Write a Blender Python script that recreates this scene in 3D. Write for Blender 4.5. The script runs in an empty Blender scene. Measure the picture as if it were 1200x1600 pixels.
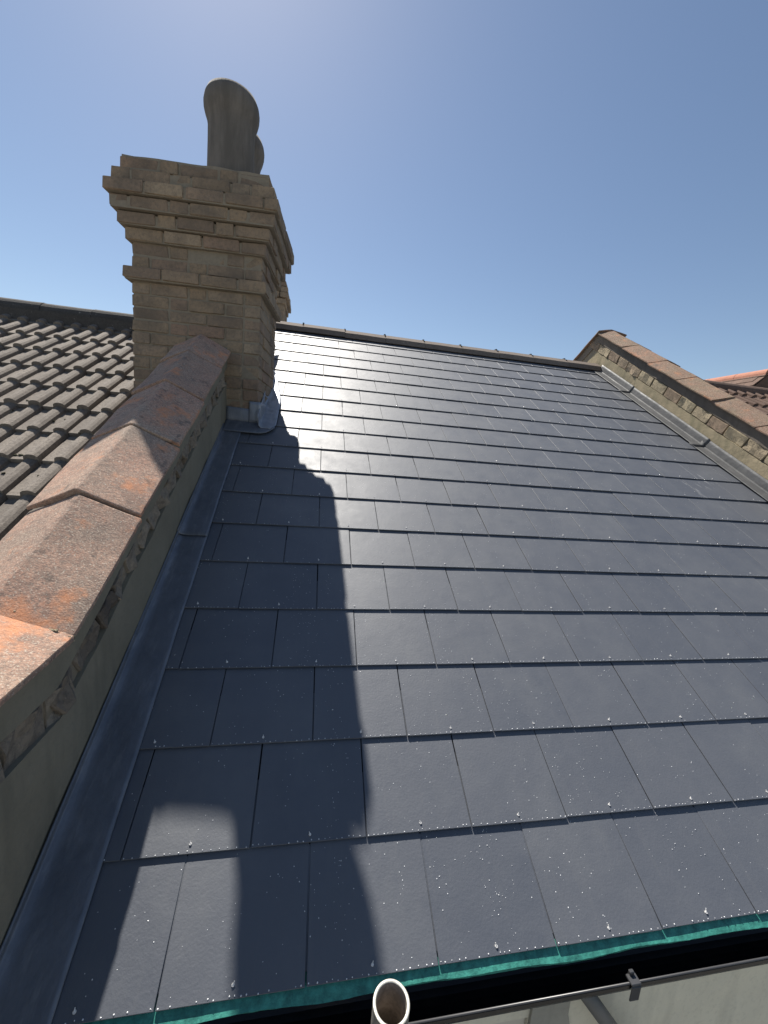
import bpy, bmesh, math, random
from mathutils import Vector, Matrix, noise as mnoise
random.seed(7)
R = math.radians
PITCH = R(31.0)
CA, SA = math.cos(PITCH), math.sin(PITCH)
scene = bpy.context.scene
col = scene.collection

# ------------------------------------------------------------------ camera
CAM_POS = Vector((0.2577, -0.6938, 1.1495))
RW = ((0.98217643, -0.169988, 0.0804), (0.05263904, -0.162029, -0.985381), (0.18044001, 0.972046, -0.150201))
def _unit(v): return Vector(v).normalized()
cr = _unit(RW[0]); cf = _unit(RW[2]); cf = (cf - cr * cf.dot(cr)).normalized(); cu = cr.cross(cf)
cam_data = bpy.data.cameras.new('camera'); cam = bpy.data.objects.new('camera', cam_data); col.objects.link(cam)
cam_data.sensor_fit = 'VERTICAL'; cam_data.sensor_height = 24.0; cam_data.lens = 620.16 / 1600 * 24
cam_data.clip_start = 0.02; cam_data.clip_end = 3000
cam.matrix_world = Matrix(((cr.x, cu.x, -cf.x, CAM_POS.x), (cr.y, cu.y, -cf.y, CAM_POS.y), (cr.z, cu.z, -cf.z, CAM_POS.z), (0, 0, 0, 1)))
scene.camera = cam

# ------------------------------------------------------------------ light
_a, _b = -0.428, 2.29      # sun direction in the roof plane's axes, per unit out of the roof
SUN = Vector((_a, _b * CA - SA, _b * SA + CA)).normalized()
SUN_EL = math.asin(SUN.z); SUN_AZ = math.atan2(SUN.x, SUN.y)
world = bpy.data.worlds.new('World'); scene.world = world; world.use_nodes = True
wn = world.node_tree.nodes; wl = world.node_tree.links; wn.clear()
wo = wn.new('ShaderNodeOutputWorld'); wb = wn.new('ShaderNodeBackground'); ws = wn.new('ShaderNodeTexSky')
ws.sky_type = 'NISHITA'; ws.sun_disc = False; ws.sun_elevation = SUN_EL; ws.sun_rotation = SUN_AZ
ws.air_density = 1.0; ws.dust_density = 0.3; ws.ozone_density = 0.35; ws.altitude = 40
wb.inputs['Strength'].default_value = 0.055
wl.new(ws.outputs[0], wb.inputs[0]); wl.new(wb.outputs[0], wo.inputs[0])
sd = bpy.data.lights.new('sun', 'SUN'); sd.energy = 4.6; sd.angle = R(0.53); sd.color = (1.0, 0.95, 0.87)
sun = bpy.data.objects.new('sun', sd); col.objects.link(sun)
sun.rotation_euler = SUN.to_track_quat('Z', 'Y').to_euler()
scene.view_settings.view_transform = 'Standard'; scene.view_settings.look = 'None'
scene.view_settings.exposure = 1.0; scene.view_settings.gamma = 1.0
scene.view_settings.use_curve_mapping = False
scene.cycles.use_denoising = True
scene.cycles.max_bounces = 6
scene.cycles.sample_clamp_indirect = 6.0

# ------------------------------------------------------------------ helpers
def P(u, v, w):            # roof plane (across, up the slope, out of the roof) -> world
    return Vector((u, v * CA - w * SA, v * SA + w * CA))

def link(o, parent=None):
    col.objects.link(o)
    if parent is not None: o.parent = parent
    return o

def thing(name, label, cat, loc=(0, 0, 0), rot=(0, 0, 0), group=None):
    o = bpy.data.objects.new(name, None); col.objects.link(o)
    o.empty_display_size = 0.1
    o.location = loc; o.rotation_euler = rot
    o['label'] = label; o['category'] = cat
    if group: o['group'] = group
    return o

def tag(o, label, cat, group=None):
    o['label'] = label; o['category'] = cat
    if group: o['group'] = group
    return o

def from_bm(name, bm, m, parent=None, smooth=False):
    me = bpy.data.meshes.new(name); bm.normal_update(); bm.to_mesh(me); bm.free()
    if m: me.materials.append(m)
    if smooth:
        me.polygons.foreach_set('use_smooth', [True] * len(me.polygons))
    return link(bpy.data.objects.new(name, me), parent)

def inst(name, me, parent, loc=(0, 0, 0), rot=(0, 0, 0), scale=(1, 1, 1)):
    o = bpy.data.objects.new(name, me); link(o, parent)
    o.location = loc; o.rotation_euler = rot; o.scale = scale
    return o

def add_box(bm, x0, x1, y0, y1, z0, z1):
    vs = [bm.verts.new((x, y, z)) for z in (z0, z1) for y in (y0, y1) for x in (x0, x1)]
    for f in ((0, 2, 3, 1), (4, 5, 7, 6), (0, 1, 5, 4), (2, 6, 7, 3), (0, 4, 6, 2), (1, 3, 7, 5)):
        bm.faces.new([vs[i] for i in f])
    return vs

def box_obj(name, b, m, parent=None, bevel=0.0, seg=1):
    bm = bmesh.new(); add_box(bm, *b)
    if bevel: bmesh.ops.bevel(bm, geom=bm.edges[:], offset=bevel, segments=seg, affect='EDGES', profile=0.5)
    return from_bm(name, bm, m, parent)

def prism(bm, pts, x0, x1):
    """polygon in (y,z) extruded along x"""
    a = [bm.verts.new((x0, y, z)) for y, z in pts]; b = [bm.verts.new((x1, y, z)) for y, z in pts]
    n = len(pts)
    bm.faces.new(a[::-1]); bm.faces.new(b)
    for i in range(n): bm.faces.new((a[i], a[(i + 1) % n], b[(i + 1) % n], b[i]))
    bmesh.ops.recalc_face_normals(bm, faces=bm.faces[:])

def tube(bm, p0, p1, r0, r1=None, n=16, caps=True):
    p0 = Vector(p0); p1 = Vector(p1); r1 = r0 if r1 is None else r1
    d = (p1 - p0).normalized(); a = d.orthogonal().normalized(); b = d.cross(a)
    A = [bm.verts.new(p0 + (a * math.cos(t) + b * math.sin(t)) * r0) for t in [2 * math.pi * i / n for i in range(n)]]
    B = [bm.verts.new(p1 + (a * math.cos(t) + b * math.sin(t)) * r1) for t in [2 * math.pi * i / n for i in range(n)]]
    for i in range(n): bm.faces.new((A[i], A[(i + 1) % n], B[(i + 1) % n], B[i]))
    if caps: bm.faces.new(A[::-1]); bm.faces.new(B)

def lathe(bm, prof, cx=0, cy=0, n=40):
    rings = []
    for r, z in prof:
        rings.append([bm.verts.new((cx + r * math.cos(2 * math.pi * i / n), cy + r * math.sin(2 * math.pi * i / n), z)) for i in range(n)])
    for a, b in zip(rings, rings[1:]):
        for i in range(n): bm.faces.new((a[i], a[(i + 1) % n], b[(i + 1) % n], b[i]))

def roughen(bm, amp, freq, seed=0.0):
    for v in bm.verts:
        p = v.co * freq + Vector((seed, seed * 1.7, seed * 0.3))
        v.co += Vector((mnoise.noise(p), mnoise.noise(p + Vector((31, 7, 3))), mnoise.noise(p + Vector((5, 51, 17))))) * amp

def cuts(bm, axis, step):
    lo = min(v.co[axis] for v in bm.verts); hi = max(v.co[axis] for v in bm.verts)
    n = max(1, int((hi - lo) / step))
    for i in range(1, n):
        c = Vector((0, 0, 0)); c[axis] = lo + (hi - lo) * i / n
        no = Vector((0, 0, 0)); no[axis] = 1
        bmesh.ops.bisect_plane(bm, geom=bm.verts[:] + bm.edges[:] + bm.faces[:], plane_co=c, plane_no=no)

# ------------------------------------------------------------------ materials
class Mat:
    def __init__(s, name, rough=0.8, metal=0.0, spec=0.5):
        s.m = bpy.data.materials.new(name); s.m.use_nodes = True
        s.nt = s.m.node_tree; s.n = s.nt.nodes; s.l = s.nt.links
        s.b = s.n['Principled BSDF']
        s.b.inputs['Roughness'].default_value = rough; s.b.inputs['Metallic'].default_value = metal
        s.b.inputs['Specular IOR Level'].default_value = spec
        s.pos = s.n.new('ShaderNodeNewGeometry').outputs['Position']
    def noise(s, scale, detail=4, rough=0.6, stretch=None, dist=0.0, vec=None):
        n = s.n.new('ShaderNodeTexNoise'); n.inputs['Scale'].default_value = scale
        n.inputs['Detail'].default_value = detail; n.inputs['Roughness'].default_value = rough
        n.inputs['Distortion'].default_value = dist
        v = vec or s.pos
        if stretch:
            mp = s.n.new('ShaderNodeMapping'); mp.inputs['Scale'].default_value = stretch[:3]
            if len(stretch) > 3: mp.inputs['Rotation'].default_value = (stretch[3], 0, 0)
            mp.vector_type = 'POINT'
            s.l.new(v, mp.inputs[0]); v = mp.outputs[0]
        s.l.new(v, n.inputs['Vector'])
        return n.outputs['Fac']
    def voro(s, scale, feature='F1', rnd=1.0):
        n = s.n.new('ShaderNodeTexVoronoi'); n.inputs['Scale'].default_value = scale; n.feature = feature
        n.inputs['Randomness'].default_value = rnd
        s.l.new(s.pos, n.inputs['Vector']); return n.outputs['Distance']
    def ramp(s, fac, stops):
        r = s.n.new('ShaderNodeValToRGB'); e = r.color_ramp.elements
        while len(e) < len(stops): e.new(0.5)
        for i, (p, c) in enumerate(stops):
            e[i].position = p; e[i].color = (c, c, c, 1) if isinstance(c, (int, float)) else (*c, 1)
        s.l.new(fac, r.inputs[0]); return r.outputs[0]
    def mix(s, fac, a, b, mode='MIX'):
        x = s.n.new('ShaderNodeMix'); x.data_type = 'RGBA'; x.blend_type = mode
        for k, v in ((0, fac), (6, a), (7, b)):
            if isinstance(v, (int, float)): x.inputs[k].default_value = v if k == 0 else (v, v, v, 1)
            elif isinstance(v, tuple): x.inputs[k].default_value = (*v, 1)
            else: s.l.new(v, x.inputs[k])
        return x.outputs[2]
    def math(s, op, a, b=None):
        x = s.n.new('ShaderNodeMath'); x.operation = op
        for k, v in ((0, a), (1, b)):
            if v is None: continue
            if isinstance(v, (int, float)): x.inputs[k].default_value = v
            else: s.l.new(v, x.inputs[k])
        return x.outputs[0]
    def rand(s): return s.n.new('ShaderNodeObjectInfo').outputs['Random']
    def color(s, c):
        if isinstance(c, tuple): s.b.inputs['Base Color'].default_value = (*c, 1)
        else: s.l.new(c, s.b.inputs['Base Color'])
    def rough(s, f): s.l.new(f, s.b.inputs['Roughness'])
    def bump(s, h, dist=0.005, strength=1.0):
        n = s.n.new('ShaderNodeBump'); n.inputs['Distance'].default_value = dist; n.inputs['Strength'].default_value = strength
        if s.b.inputs['Normal'].is_linked:
            s.l.new(s.b.inputs['Normal'].links[0].from_socket, n.inputs['Normal'])
        s.l.new(h, n.inputs['Height']); s.l.new(n.outputs[0], s.b.inputs['Normal'])

def make_slate():
    k = Mat('slate', 0.4, 0, 0.85)
    rnd = k.rand()
    base = k.mix(rnd, (0.068, 0.076, 0.094), (0.082, 0.089, 0.105))
    dust = k.ramp(k.noise(3.2, 5, 0.65), [(0.48, 0.0), (0.75, 1.0)])
    base = k.mix(k.math('MULTIPLY', dust, 0.35), base, (0.14, 0.145, 0.15))
    # run marks down the slope
    tc = k.n.new('ShaderNodeTexCoord')
    st = k.ramp(k.noise(1.0, 3, 0.6, stretch=(60, 4, 4), vec=k.pos), [(0.56, 0.0), (0.72, 1.0)])
    base = k.mix(k.math('MULTIPLY', st, 0.12), base, (0.13, 0.13, 0.13))
    # pale scuffs: patches with a shape of their own near the right hand verge
    mp = k.n.new('ShaderNodeMapping'); mp.inputs['Location'].default_value = (-3.12, -1.96, -1.18)
    k.l.new(k.pos, mp.inputs[0])
    vm = k.n.new('ShaderNodeVectorMath'); vm.operation = 'LENGTH'
    mp2 = k.n.new('ShaderNodeMapping'); mp2.inputs['Scale'].default_value = (2.9, 1.75, 1.0)
    k.l.new(mp.outputs[0], mp2.inputs[0]); k.l.new(mp2.outputs[0], vm.inputs[0])
    near = k.ramp(vm.outputs['Value'], [(0.25, 1.0), (0.85, 0.0)])
    sc = k.ramp(k.noise(1.0, 6, 0.7, stretch=(26, 7, 7), dist=0.6), [(0.60, 0.0), (0.70, 1.0)])
    base = k.mix(k.math('MULTIPLY', k.math('MULTIPLY', near, sc), 0.55), base, (0.45, 0.45, 0.44))
    k.color(base)
    g = k.noise(900, 2, 0.5)
    fine = k.noise(160, 4, 0.6)
    r = k.ramp(k.noise(9, 5, 0.65), [(0.3, 0.52), (0.7, 0.64)])
    k.rough(r)
    k.bump(fine, 0.0009, 0.55)
    k.bump(k.noise(14, 3, 0.5), 0.003, 0.35)
    return k.m
M_SLATE = make_slate()

def make_coping(name, pale, pink, orange, dark):
    k = Mat(name, 0.9, 0, 0.25)
    big = k.ramp(k.noise(5.5, 6, 0.7, dist=0.4), [(0.38, 0.0), (0.62, 1.0)])
    c = k.mix(big, pale, pink)
    c = k.mix(k.math('MULTIPLY', k.rand(), 0.5), c, dark)
    br = k.ramp(k.noise(2.6, 4, 0.6), [(0.42, 0.0), (0.62, 1.0)])
    c = k.mix(k.math('MULTIPLY', br, 0.4), c, pink)
    lich = k.ramp(k.noise(120, 6, 0.8), [(0.44, 0.0), (0.58, 1.0)])
    c = k.mix(k.math('MULTIPLY', lich, 0.8), c, dark)
    l2 = k.ramp(k.noise(17, 6, 0.75, dist=.3), [(0.46, 0.0), (0.62, 1.0)])
    c = k.mix(k.math('MULTIPLY', l2, 0.55), c, dark)
    sp = k.ramp(k.noise(230, 3, 0.6), [(0.56, 0.0), (0.66, 1.0)])
    c = k.mix(k.math('MULTIPLY', sp, 0.75), c, (0.56, 0.49, 0.40))
    og = k.ramp(k.noise(6, 5, 0.7, stretch=(1, 1, 1)), [(0.555, 0.0), (0.66, 1.0)])
    c = k.mix(k.math('MULTIPLY', og, 0.7), c, orange)
    bl = k.ramp(k.noise(22, 4, 0.6), [(0.60, 0.0), (0.68, 1.0)])
    c = k.mix(k.math('MULTIPLY', bl, 0.55), c, (0.10, 0.085, 0.075))
    k.color(c)
    k.bump(k.noise(220, 5, 0.75), 0.003, 0.8)
    k.bump(k.noise(45, 4, 0.6), 0.004, 0.5)
    return k.m
M_COPING = make_coping('weathered_clay_coping', (0.47, 0.36, 0.275), (0.56, 0.31, 0.215), (0.64, 0.27, 0.13), (0.215, 0.16, 0.13))
M_COPING_R = make_coping('brown_clay_coping', (0.24, 0.17, 0.11), (0.30, 0.16, 0.11), (0.42, 0.20, 0.11), (0.14, 0.105, 0.075))

def make_render(name, a, b, c2, streak):
    k = Mat(name, 0.92, 0, 0.2)
    c = k.mix(k.ramp(k.noise(3.5, 5, 0.65), [(0.35, 0), (0.7, 1)]), a, b)
    c = k.mix(k.math('MULTIPLY', k.ramp(k.noise(1.0, 4, 0.6, stretch=(14, 14, 2.2)), [(0.5, 0), (0.72, 1)]), streak), c, c2)
    c = k.mix(k.math('MULTIPLY', k.ramp(k.noise(60, 5, 0.7), [(0.52, 0), (0.68, 1)]), 0.25), c, c2)
    k.color(c)
    k.bump(k.noise(70, 5, 0.65), 0.003, 0.6); k.bump(k.noise(6, 3), 0.012, 0.5)
    return k.m
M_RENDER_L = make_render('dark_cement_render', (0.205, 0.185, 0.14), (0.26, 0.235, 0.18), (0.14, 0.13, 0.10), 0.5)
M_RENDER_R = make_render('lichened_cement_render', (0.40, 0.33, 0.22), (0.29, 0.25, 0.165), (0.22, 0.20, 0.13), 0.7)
M_BAND_R = make_render('brown_cement_band', (0.20, 0.17, 0.14), (0.16, 0.135, 0.11), (0.11, 0.095, 0.08), 0.5)
M_HOUSE = make_render('beige_painted_render', (0.70, 0.66, 0.53), (0.62, 0.58, 0.47), (0.38, 0.36, 0.30), 0.35)
M_GREYREND = make_render('grey_render', (0.38, 0.36, 0.31), (0.30, 0.29, 0.25), (0.2, 0.19, 0.17), 0.5)

def make_brick(name, cols, soot, sootamt):
    k = Mat(name, 0.93, 0, 0.2)
    c = k.ramp(k.rand(), [(i / (len(cols) - 1), q) for i, q in enumerate(cols)])
    c = k.mix(k.math('MULTIPLY', k.ramp(k.noise(55, 5, 0.7), [(0.45, 0), (0.65, 1)]), 0.5), c, soot)
    c = k.mix(k.math('MULTIPLY', k.ramp(k.noise(4, 5, 0.65), [(0.42, 0), (0.68, 1)]), sootamt), c, soot)
    sp = k.ramp(k.noise(210, 3, 0.6), [(0.64, 0.0), (0.72, 1.0)])
    c = k.mix(k.math('MULTIPLY', sp, 0.4), c, (0.42, 0.36, 0.26))
    k.color(c)
    k.bump(k.noise(130, 5, 0.7), 0.004, 0.9); k.bump(k.noise(28, 4), 0.008, 0.7)
    return k.m
M_BRICK = make_brick('yellow_stock_brick', [(0.31, 0.23, 0.155), (0.35, 0.265, 0.18), (0.25, 0.185, 0.135), (0.38, 0.295, 0.205), (0.31, 0.21, 0.15)], (0.14, 0.115, 0.092), 0.75)
M_STRIP_L = make_brick('grey_weathered_brick', [(0.25, 0.21, 0.165), (0.33, 0.28, 0.22), (0.18, 0.15, 0.12)], (0.07, 0.06, 0.055), 0.6)
M_STRIP_R = make_brick('buff_weathered_brick', [(0.34, 0.28, 0.19), (0.40, 0.34, 0.23), (0.30, 0.22, 0.16)], (0.17, 0.14, 0.10), 0.4)
k = Mat('lime_mortar', 0.95, 0, 0.2)
k.color(k.mix(k.noise(40, 5, 0.7), (0.19, 0.16, 0.12), (0.33, 0.285, 0.22))); k.bump(k.noise(120, 5, 0.7), 0.004, 0.9); M_MORTAR = k.m
k = Mat('pale_lichened_mortar', 0.95, 0, 0.2)
k.color(k.mix(k.ramp(k.noise(60, 5, 0.7), [(0.4, 0), (0.6, 1)]), (0.50, 0.44, 0.30), (0.20, 0.17, 0.12))); k.bump(k.noise(90, 5, 0.7), 0.006, 1); M_LICHEN = k.m

def make_lead(name, a, b, pale, rough):
    k = Mat(name, rough, 0.35, 0.5)
    c = k.mix(k.ramp(k.noise(7, 5, 0.65), [(0.35, 0), (0.7, 1)]), a, b)
    c = k.mix(k.math('MULTIPLY', k.ramp(k.noise(1.0, 4, 0.65, stretch=(40, 9, 9)), [(0.52, 0), (0.75, 1)]), 0.45), c, pale)
    k.color(c); k.rough(k.ramp(k.noise(20, 5, 0.7), [(0.3, rough - 0.08), (0.7, rough + 0.12)]))
    k.bump(k.noise(30, 4, 0.6), 0.003, 0.6); k.bump(k.noise(7, 3, 0.6), 0.006, 0.6)
    return k.m
M_LEAD = make_lead('lead_sheet', (0.118, 0.132, 0.16), (0.165, 0.18, 0.21), (0.30, 0.31, 0.33), 0.48)
M_LEAD_DULL = make_lead('dull_lead_sheet', (0.09, 0.092, 0.095), (0.13, 0.13, 0.13), (0.20, 0.20, 0.20), 0.6)
M_LEAD_PALE = make_lead('bright_lead_sheet', (0.20, 0.22, 0.26), (0.28, 0.30, 0.34), (0.40, 0.42, 0.44), 0.43)

def make_tile(name, a, b, d):
    k = Mat(name, 0.92, 0, 0.25)
    c = k.mix(k.rand(), a, b)
    c = k.mix(k.math('MULTIPLY', k.ramp(k.noise(70, 5, 0.75), [(0.44, 0), (0.62, 1)]), 0.6), c, d)
    c = k.mix(k.math('MULTIPLY', k.ramp(k.noise(8, 5, 0.7), [(0.45, 0), (0.7, 1)]), 0.45), c, d)
    c = k.mix(k.math('MULTIPLY', k.ramp(k.noise(34, 5, 0.6), [(0.66, 0), (0.71, 1)]), 0.6), c, (0.36, 0.34, 0.29))
    k.color(c); k.bump(k.noise(120, 5, 0.75), 0.003, 0.9)
    return k.m
M_TILE = make_tile('weathered_concrete_tile', (0.20, 0.175, 0.15), (0.265, 0.23, 0.195), (0.105, 0.09, 0.078))
M_TILE_DARK = make_tile('dark_concrete_ridge', (0.075, 0.07, 0.065), (0.10, 0.092, 0.085), (0.05, 0.045, 0.04))
M_TILE_BROWN = make_tile('brown_concrete_tile', (0.13, 0.085, 0.065), (0.17, 0.11, 0.085), (0.08, 0.055, 0.045))
M_RIDGE = make_tile('brown_grey_ridge', (0.18, 0.145, 0.12), (0.22, 0.18, 0.15), (0.12, 0.10, 0.085))
M_REDRIDGE = make_tile('red_clay_ridge', (0.42, 0.19, 0.13), (0.48, 0.23, 0.16), (0.28, 0.14, 0.10))
k = Mat('sooty_clay_pot', 0.9, 0, 0.25)
k.color(k.mix(k.ramp(k.noise(1.0, 5, 0.65, stretch=(16, 16, 3)), [(0.4, 0), (0.66, 1)]), (0.125, 0.112, 0.098), (0.185, 0.165, 0.145)))
k.bump(k.noise(60, 5, 0.7), 0.004, 0.6); M_POT = k.m
k = Mat('black_plastic_gutter', 0.35, 0, 0.4)
k.color(k.mix(k.ramp(k.noise(9, 5, 0.7), [(0.5, 0), (0.75, 1)]), (0.007, 0.007, 0.008), (0.022, 0.020, 0.018))); k.bump(k.noise(40, 3), 0.001, 0.4); M_GUTTER = k.m
k = Mat('green_membrane', 0.55, 0, 0.4)
k.color(k.mix(k.ramp(k.noise(45, 5, 0.7), [(0.35, 0), (0.7, 1)]), (0.022, 0.13, 0.11), (0.060, 0.31, 0.245))); k.bump(k.noise(80, 4), 0.002, 0.8); M_MEMB = k.m
k = Mat('galvanised_steel', 0.45, 0.55, 0.5)
k.color(k.mix(k.ramp(k.noise(55, 5, 0.7), [(0.4, 0), (0.65, 1)]), (0.20, 0.185, 0.165), (0.32, 0.30, 0.27))); k.rough(k.ramp(k.noise(30, 4), [(0.3, 0.4), (0.7, 0.65)])); k.bump(k.noise(90, 4), 0.0012, 0.7); M_STEEL = k.m
k = Mat('sawn_steel_edge', 0.4, 0.3, 0.5); k.color(k.mix(k.noise(140, 4), (0.45, 0.43, 0.36), (0.72, 0.70, 0.62))); k.bump(k.noise(160, 4), 0.001, 0.8); M_RIM = k.m
k = Mat('rusty_bore', 0.85, 0.1, 0.3); k.color(k.mix(k.ramp(k.noise(40, 5, 0.7), [(0.4, 0), (0.65, 1)]), (0.22, 0.19, 0.16), (0.42, 0.36, 0.30))); k.bump(k.noise(120, 4), 0.0015, 0.8); M_BORE = k.m
k = Mat('glint_white_rivet', 0.4, 0.15, 0.5); k.color((0.70, 0.68, 0.65)); M_RIVET = k.m  # near-white base colour paints in the bright glint of the metal
k = Mat('glint_white_drop', 0.15, 0, 0.8); k.color((0.68, 0.69, 0.70)); M_DROP = k.m  # opaque white base stands in for sun glints on clear drops
k = Mat('dark_clip', 0.5, 0.2, 0.4); k.color((0.06, 0.055, 0.05)); M_CLIP = k.m
k = Mat('window_frame_paint', 0.45, 0, 0.4); k.color(k.mix(k.noise(8, 4), (0.52, 0.48, 0.40), (0.60, 0.56, 0.47))); M_FRAME = k.m
k = Mat('window_glass', 0.06, 0, 0.7); k.color((0.015, 0.03, 0.032)); M_GLASS = k.m
k = Mat('moss', 0.95, 0, 0.1); k.color(k.mix(k.noise(90, 4), (0.03, 0.03, 0.022), (0.085, 0.08, 0.05))); M_MOSS = k.m
k = Mat('grey_pipe', 0.5, 0, 0.4); k.color(k.mix(k.noise(14, 5), (.11, .11, .105), (.17, .165, .155))); M_PIPE = k.m
k = Mat('yard_paving', 0.9, 0, 0.2); k.color(k.mix(k.noise(0.8, 6, 0.65), (0.16, 0.155, 0.14), (0.26, 0.245, 0.22))); k.bump(k.noise(12, 4), 0.01, 0.5); M_YARD = k.m
k = Mat('deck', 0.9, 0, 0.2); k.color((0.03, 0.03, 0.032)); M_DECK = k.m

# ------------------------------------------------------------------ ground
bm = bmesh.new()
vs = [bm.verts.new(c) for c in ((-900, -900, -6), (900, -900, -6), (900, 900, -6), (-900, 900, -6))]; bm.faces.new(vs)
g = from_bm('ground', bm, M_YARD); g['kind'] = 'structure'

# ------------------------------------------------------------------ slate roof
YR = 4.03                      # ridge line
VR = 4.66
GAUGE = 0.245; SW = 0.30; TH = 0.0048
XL, XR = -0.32, 3.68           # faces of the two parapet walls
roof = thing('slate_roof', 'dark blue-grey slate roof slope between the two parapet walls', 'roof', rot=(PITCH, 0, 0))
box_obj('roof_deck', (XL + .002, XR - .002, 0.03, VR - 0.01, -0.12, -0.022), M_DECK, roof)
bm = bmesh.new()
prism(bm, [(YR, 2.385), (YR + 4.0, 2.385 - 4.0 * math.tan(PITCH)), (YR + 4.0, 2.2 - 4.0 * math.tan(PITCH)), (YR, 2.2)], XL + .002, XR - .002)
fs = from_bm('front_slope', bm, M_SLATE, roof); fs.matrix_parent_inverse = Matrix.Rotation(-PITCH, 4, 'X')

def slate_mesh(w, L):
    bm = bmesh.new()
    add_box(bm, 0, w, 0, L, -TH, 0)
    e = [x for x in bm.edges if abs(x.verts[0].co.z) < 1e-6 and abs(x.verts[1].co.z) < 1e-6]
    bmesh.ops.bevel(bm, geom=e, offset=0.0008, segments=1, affect='EDGES')
    me = bpy.data.meshes.new('slate'); bm.to_mesh(me); bm.free(); me.materials.append(M_SLATE)
    return me
full = slate_mesh(SW - 0.0032, 0.40); _cut = {}
TILT = -0.0075 / GAUGE
NROW = 19
rivets = bmesh.new(); edge_list = []; slate_faces = []
for r in range(NROW):
    v0 = r * GAUGE
    L = min(0.40, VR - 0.02 - v0)
    off = 0.0 if r % 2 == 0 else SW / 2
    n0 = math.floor((XL - off) / SW)
    c = n0
    while True:
        a = off + c * SW; b = a + SW; c += 1
        if a >= XR - 0.01: break
        a2 = max(a, XL + 0.004); b2 = min(b, XR - 0.004)
        if b2 - a2 < 0.03: continue
        if b2 - a2 > SW - 0.002 and L > 0.399: me = full
        else:
            key = (round(b2 - a2, 3), round(L, 3))
            if key not in _cut: _cut[key] = slate_mesh(b2 - a2 - 0.0032, L)
            me = _cut[key]
        jw = random.uniform(-0.0003, 0.0009); jv = random.uniform(-0.0012, 0.0012)
        rz = random.gauss(0, 0.0012)
        o = inst('slate', me, roof, (a2 + 0.0016 + random.uniform(-.0006, .0006), v0 + jv, jw), (TILT + random.gauss(0, 0.0012), random.gauss(0, 0.0012), rz))
        edge_list.append((a2, b2, v0 + jv, jw, r))
        if b2 - a2 > 0.2:
            um = (a + b) / 2 + random.uniform(-.004, .004); vm = v0 + 0.018 + random.uniform(-.003, .003)
            tube(rivets, (um, vm, -.001), (um, vm, 0.0020), 0.0036, 0.0030, 8)
            ang = random.uniform(-.5, .5)
            tube(rivets, (um, vm, 0.0015), (um + 0.006 * math.sin(ang), vm + 0.006 * math.cos(ang), 0.0036), 0.0013, 0.0010, 6)
ro = from_bm('rivets', rivets, M_RIVET, roof); ro['kind'] = 'stuff'

for c in range(-2, 13):
    a = c * SW + SW / 2; a2 = max(a, XL + .004); b2 = min(a + SW, XR - .004)
    if b2 - a2 < .03: continue
    key = (round(b2 - a2, 3), .22)
    if key not in _cut: _cut[key] = slate_mesh(b2 - a2 - .0032, .22)
    inst('slate', _cut[key], roof, (a2 + .0016, .022, -.0056), (-.012, 0, 0))
# green eaves membrane under the slates
bm = bmesh.new()
NX = 260; rows = [(0.05, -0.0135), (0.018, -0.0112), (0.002, -0.0072), (-0.010, -0.0066), (-0.0240, -0.0072), (-0.0255, -0.013)]
grid = []
for i in range(NX + 1):
    u = -0.315 + (XR - 0.005 + 0.315) * i / NX
    ln = []
    for q, (vv, ww) in enumerate(rows):
        n1 = mnoise.noise(Vector((u * 6, q * 0.3, 1.3))); n2 = mnoise.noise(Vector((u * 40, q, 4.1)))
        k_ = min(1, q / 2)
        ln.append(bm.verts.new((u, vv + k_ * ((0.0060 if q > 3 else .002) * n1 + 0.0014 * n2), ww + (0.0014 * n1 * k_ if q != 1 else 0) - (0.0 if q < 2 else 0.0004 * abs(n2)))))
    grid.append(ln)
for a, b in zip(grid, grid[1:]):
    for q in range(len(rows) - 1): bm.faces.new((a[q], b[q], b[q + 1], a[q + 1]))
from_bm('eaves_membrane', bm, M_MEMB, roof, False)

# ridge tiles with clips
def ridge_mesh(L, leg, thick, name, mat, ang, flat=0.045):
    bm = bmesh.new()
    prof = []
    s_, c_ = math.sin(ang), math.cos(ang)
    outer = [(-.172, -.112), (-.146, -.056), (-.06, -.006), (0, 0), (.06, -.006), (.146, -.056), (.172, -.112)]
    inner = [(y * .9, z - thick) for y, z in outer[1:-1]]; inner = [(-.158, -.114)] + inner + [(.158, -.114)]
    prism(bm, outer + inner[::-1], 0, L)
    cuts(bm, 0, 0.1); roughen(bm, 0.003, 6)
    me = bpy.data.meshes.new(name); bm.normal_update(); bm.to_mesh(me); bm.free(); me.materials.append(mat)
    return me
rm = ridge_mesh(0.447, 0.15, 0.018, 'ridge_tile', M_RIDGE, R(38))
x = -0.83; i = 0
clip = bmesh.new(); add_box(clip, -0.009, 0.009, -0.055, 0.055, -.010, 0.020); add_box(clip, -0.007, 0.007, -0.10, -.05, -.04, -.006)
clm = bpy.data.meshes.new('clip'); clip.to_mesh(clm); clip.free(); clm.materials.append(M_CLIP)
inv = Matrix.Rotation(-PITCH, 4, 'X')
while x < XR - 0.1:
    t = inst('ridge_tile', rm, roof, (x, YR, 2.447 + random.uniform(-.003, .003)), (0, random.gauss(0, .003), random.gauss(0, .003)), (min(1, (XR - .004 - x) / .447), 1, 1))
    t.matrix_parent_inverse = inv
    if x > -0.7:
        c_ = inst('clip', clm, t, (0.0, 0, -.012))
    x += 0.45; i += 1

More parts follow.
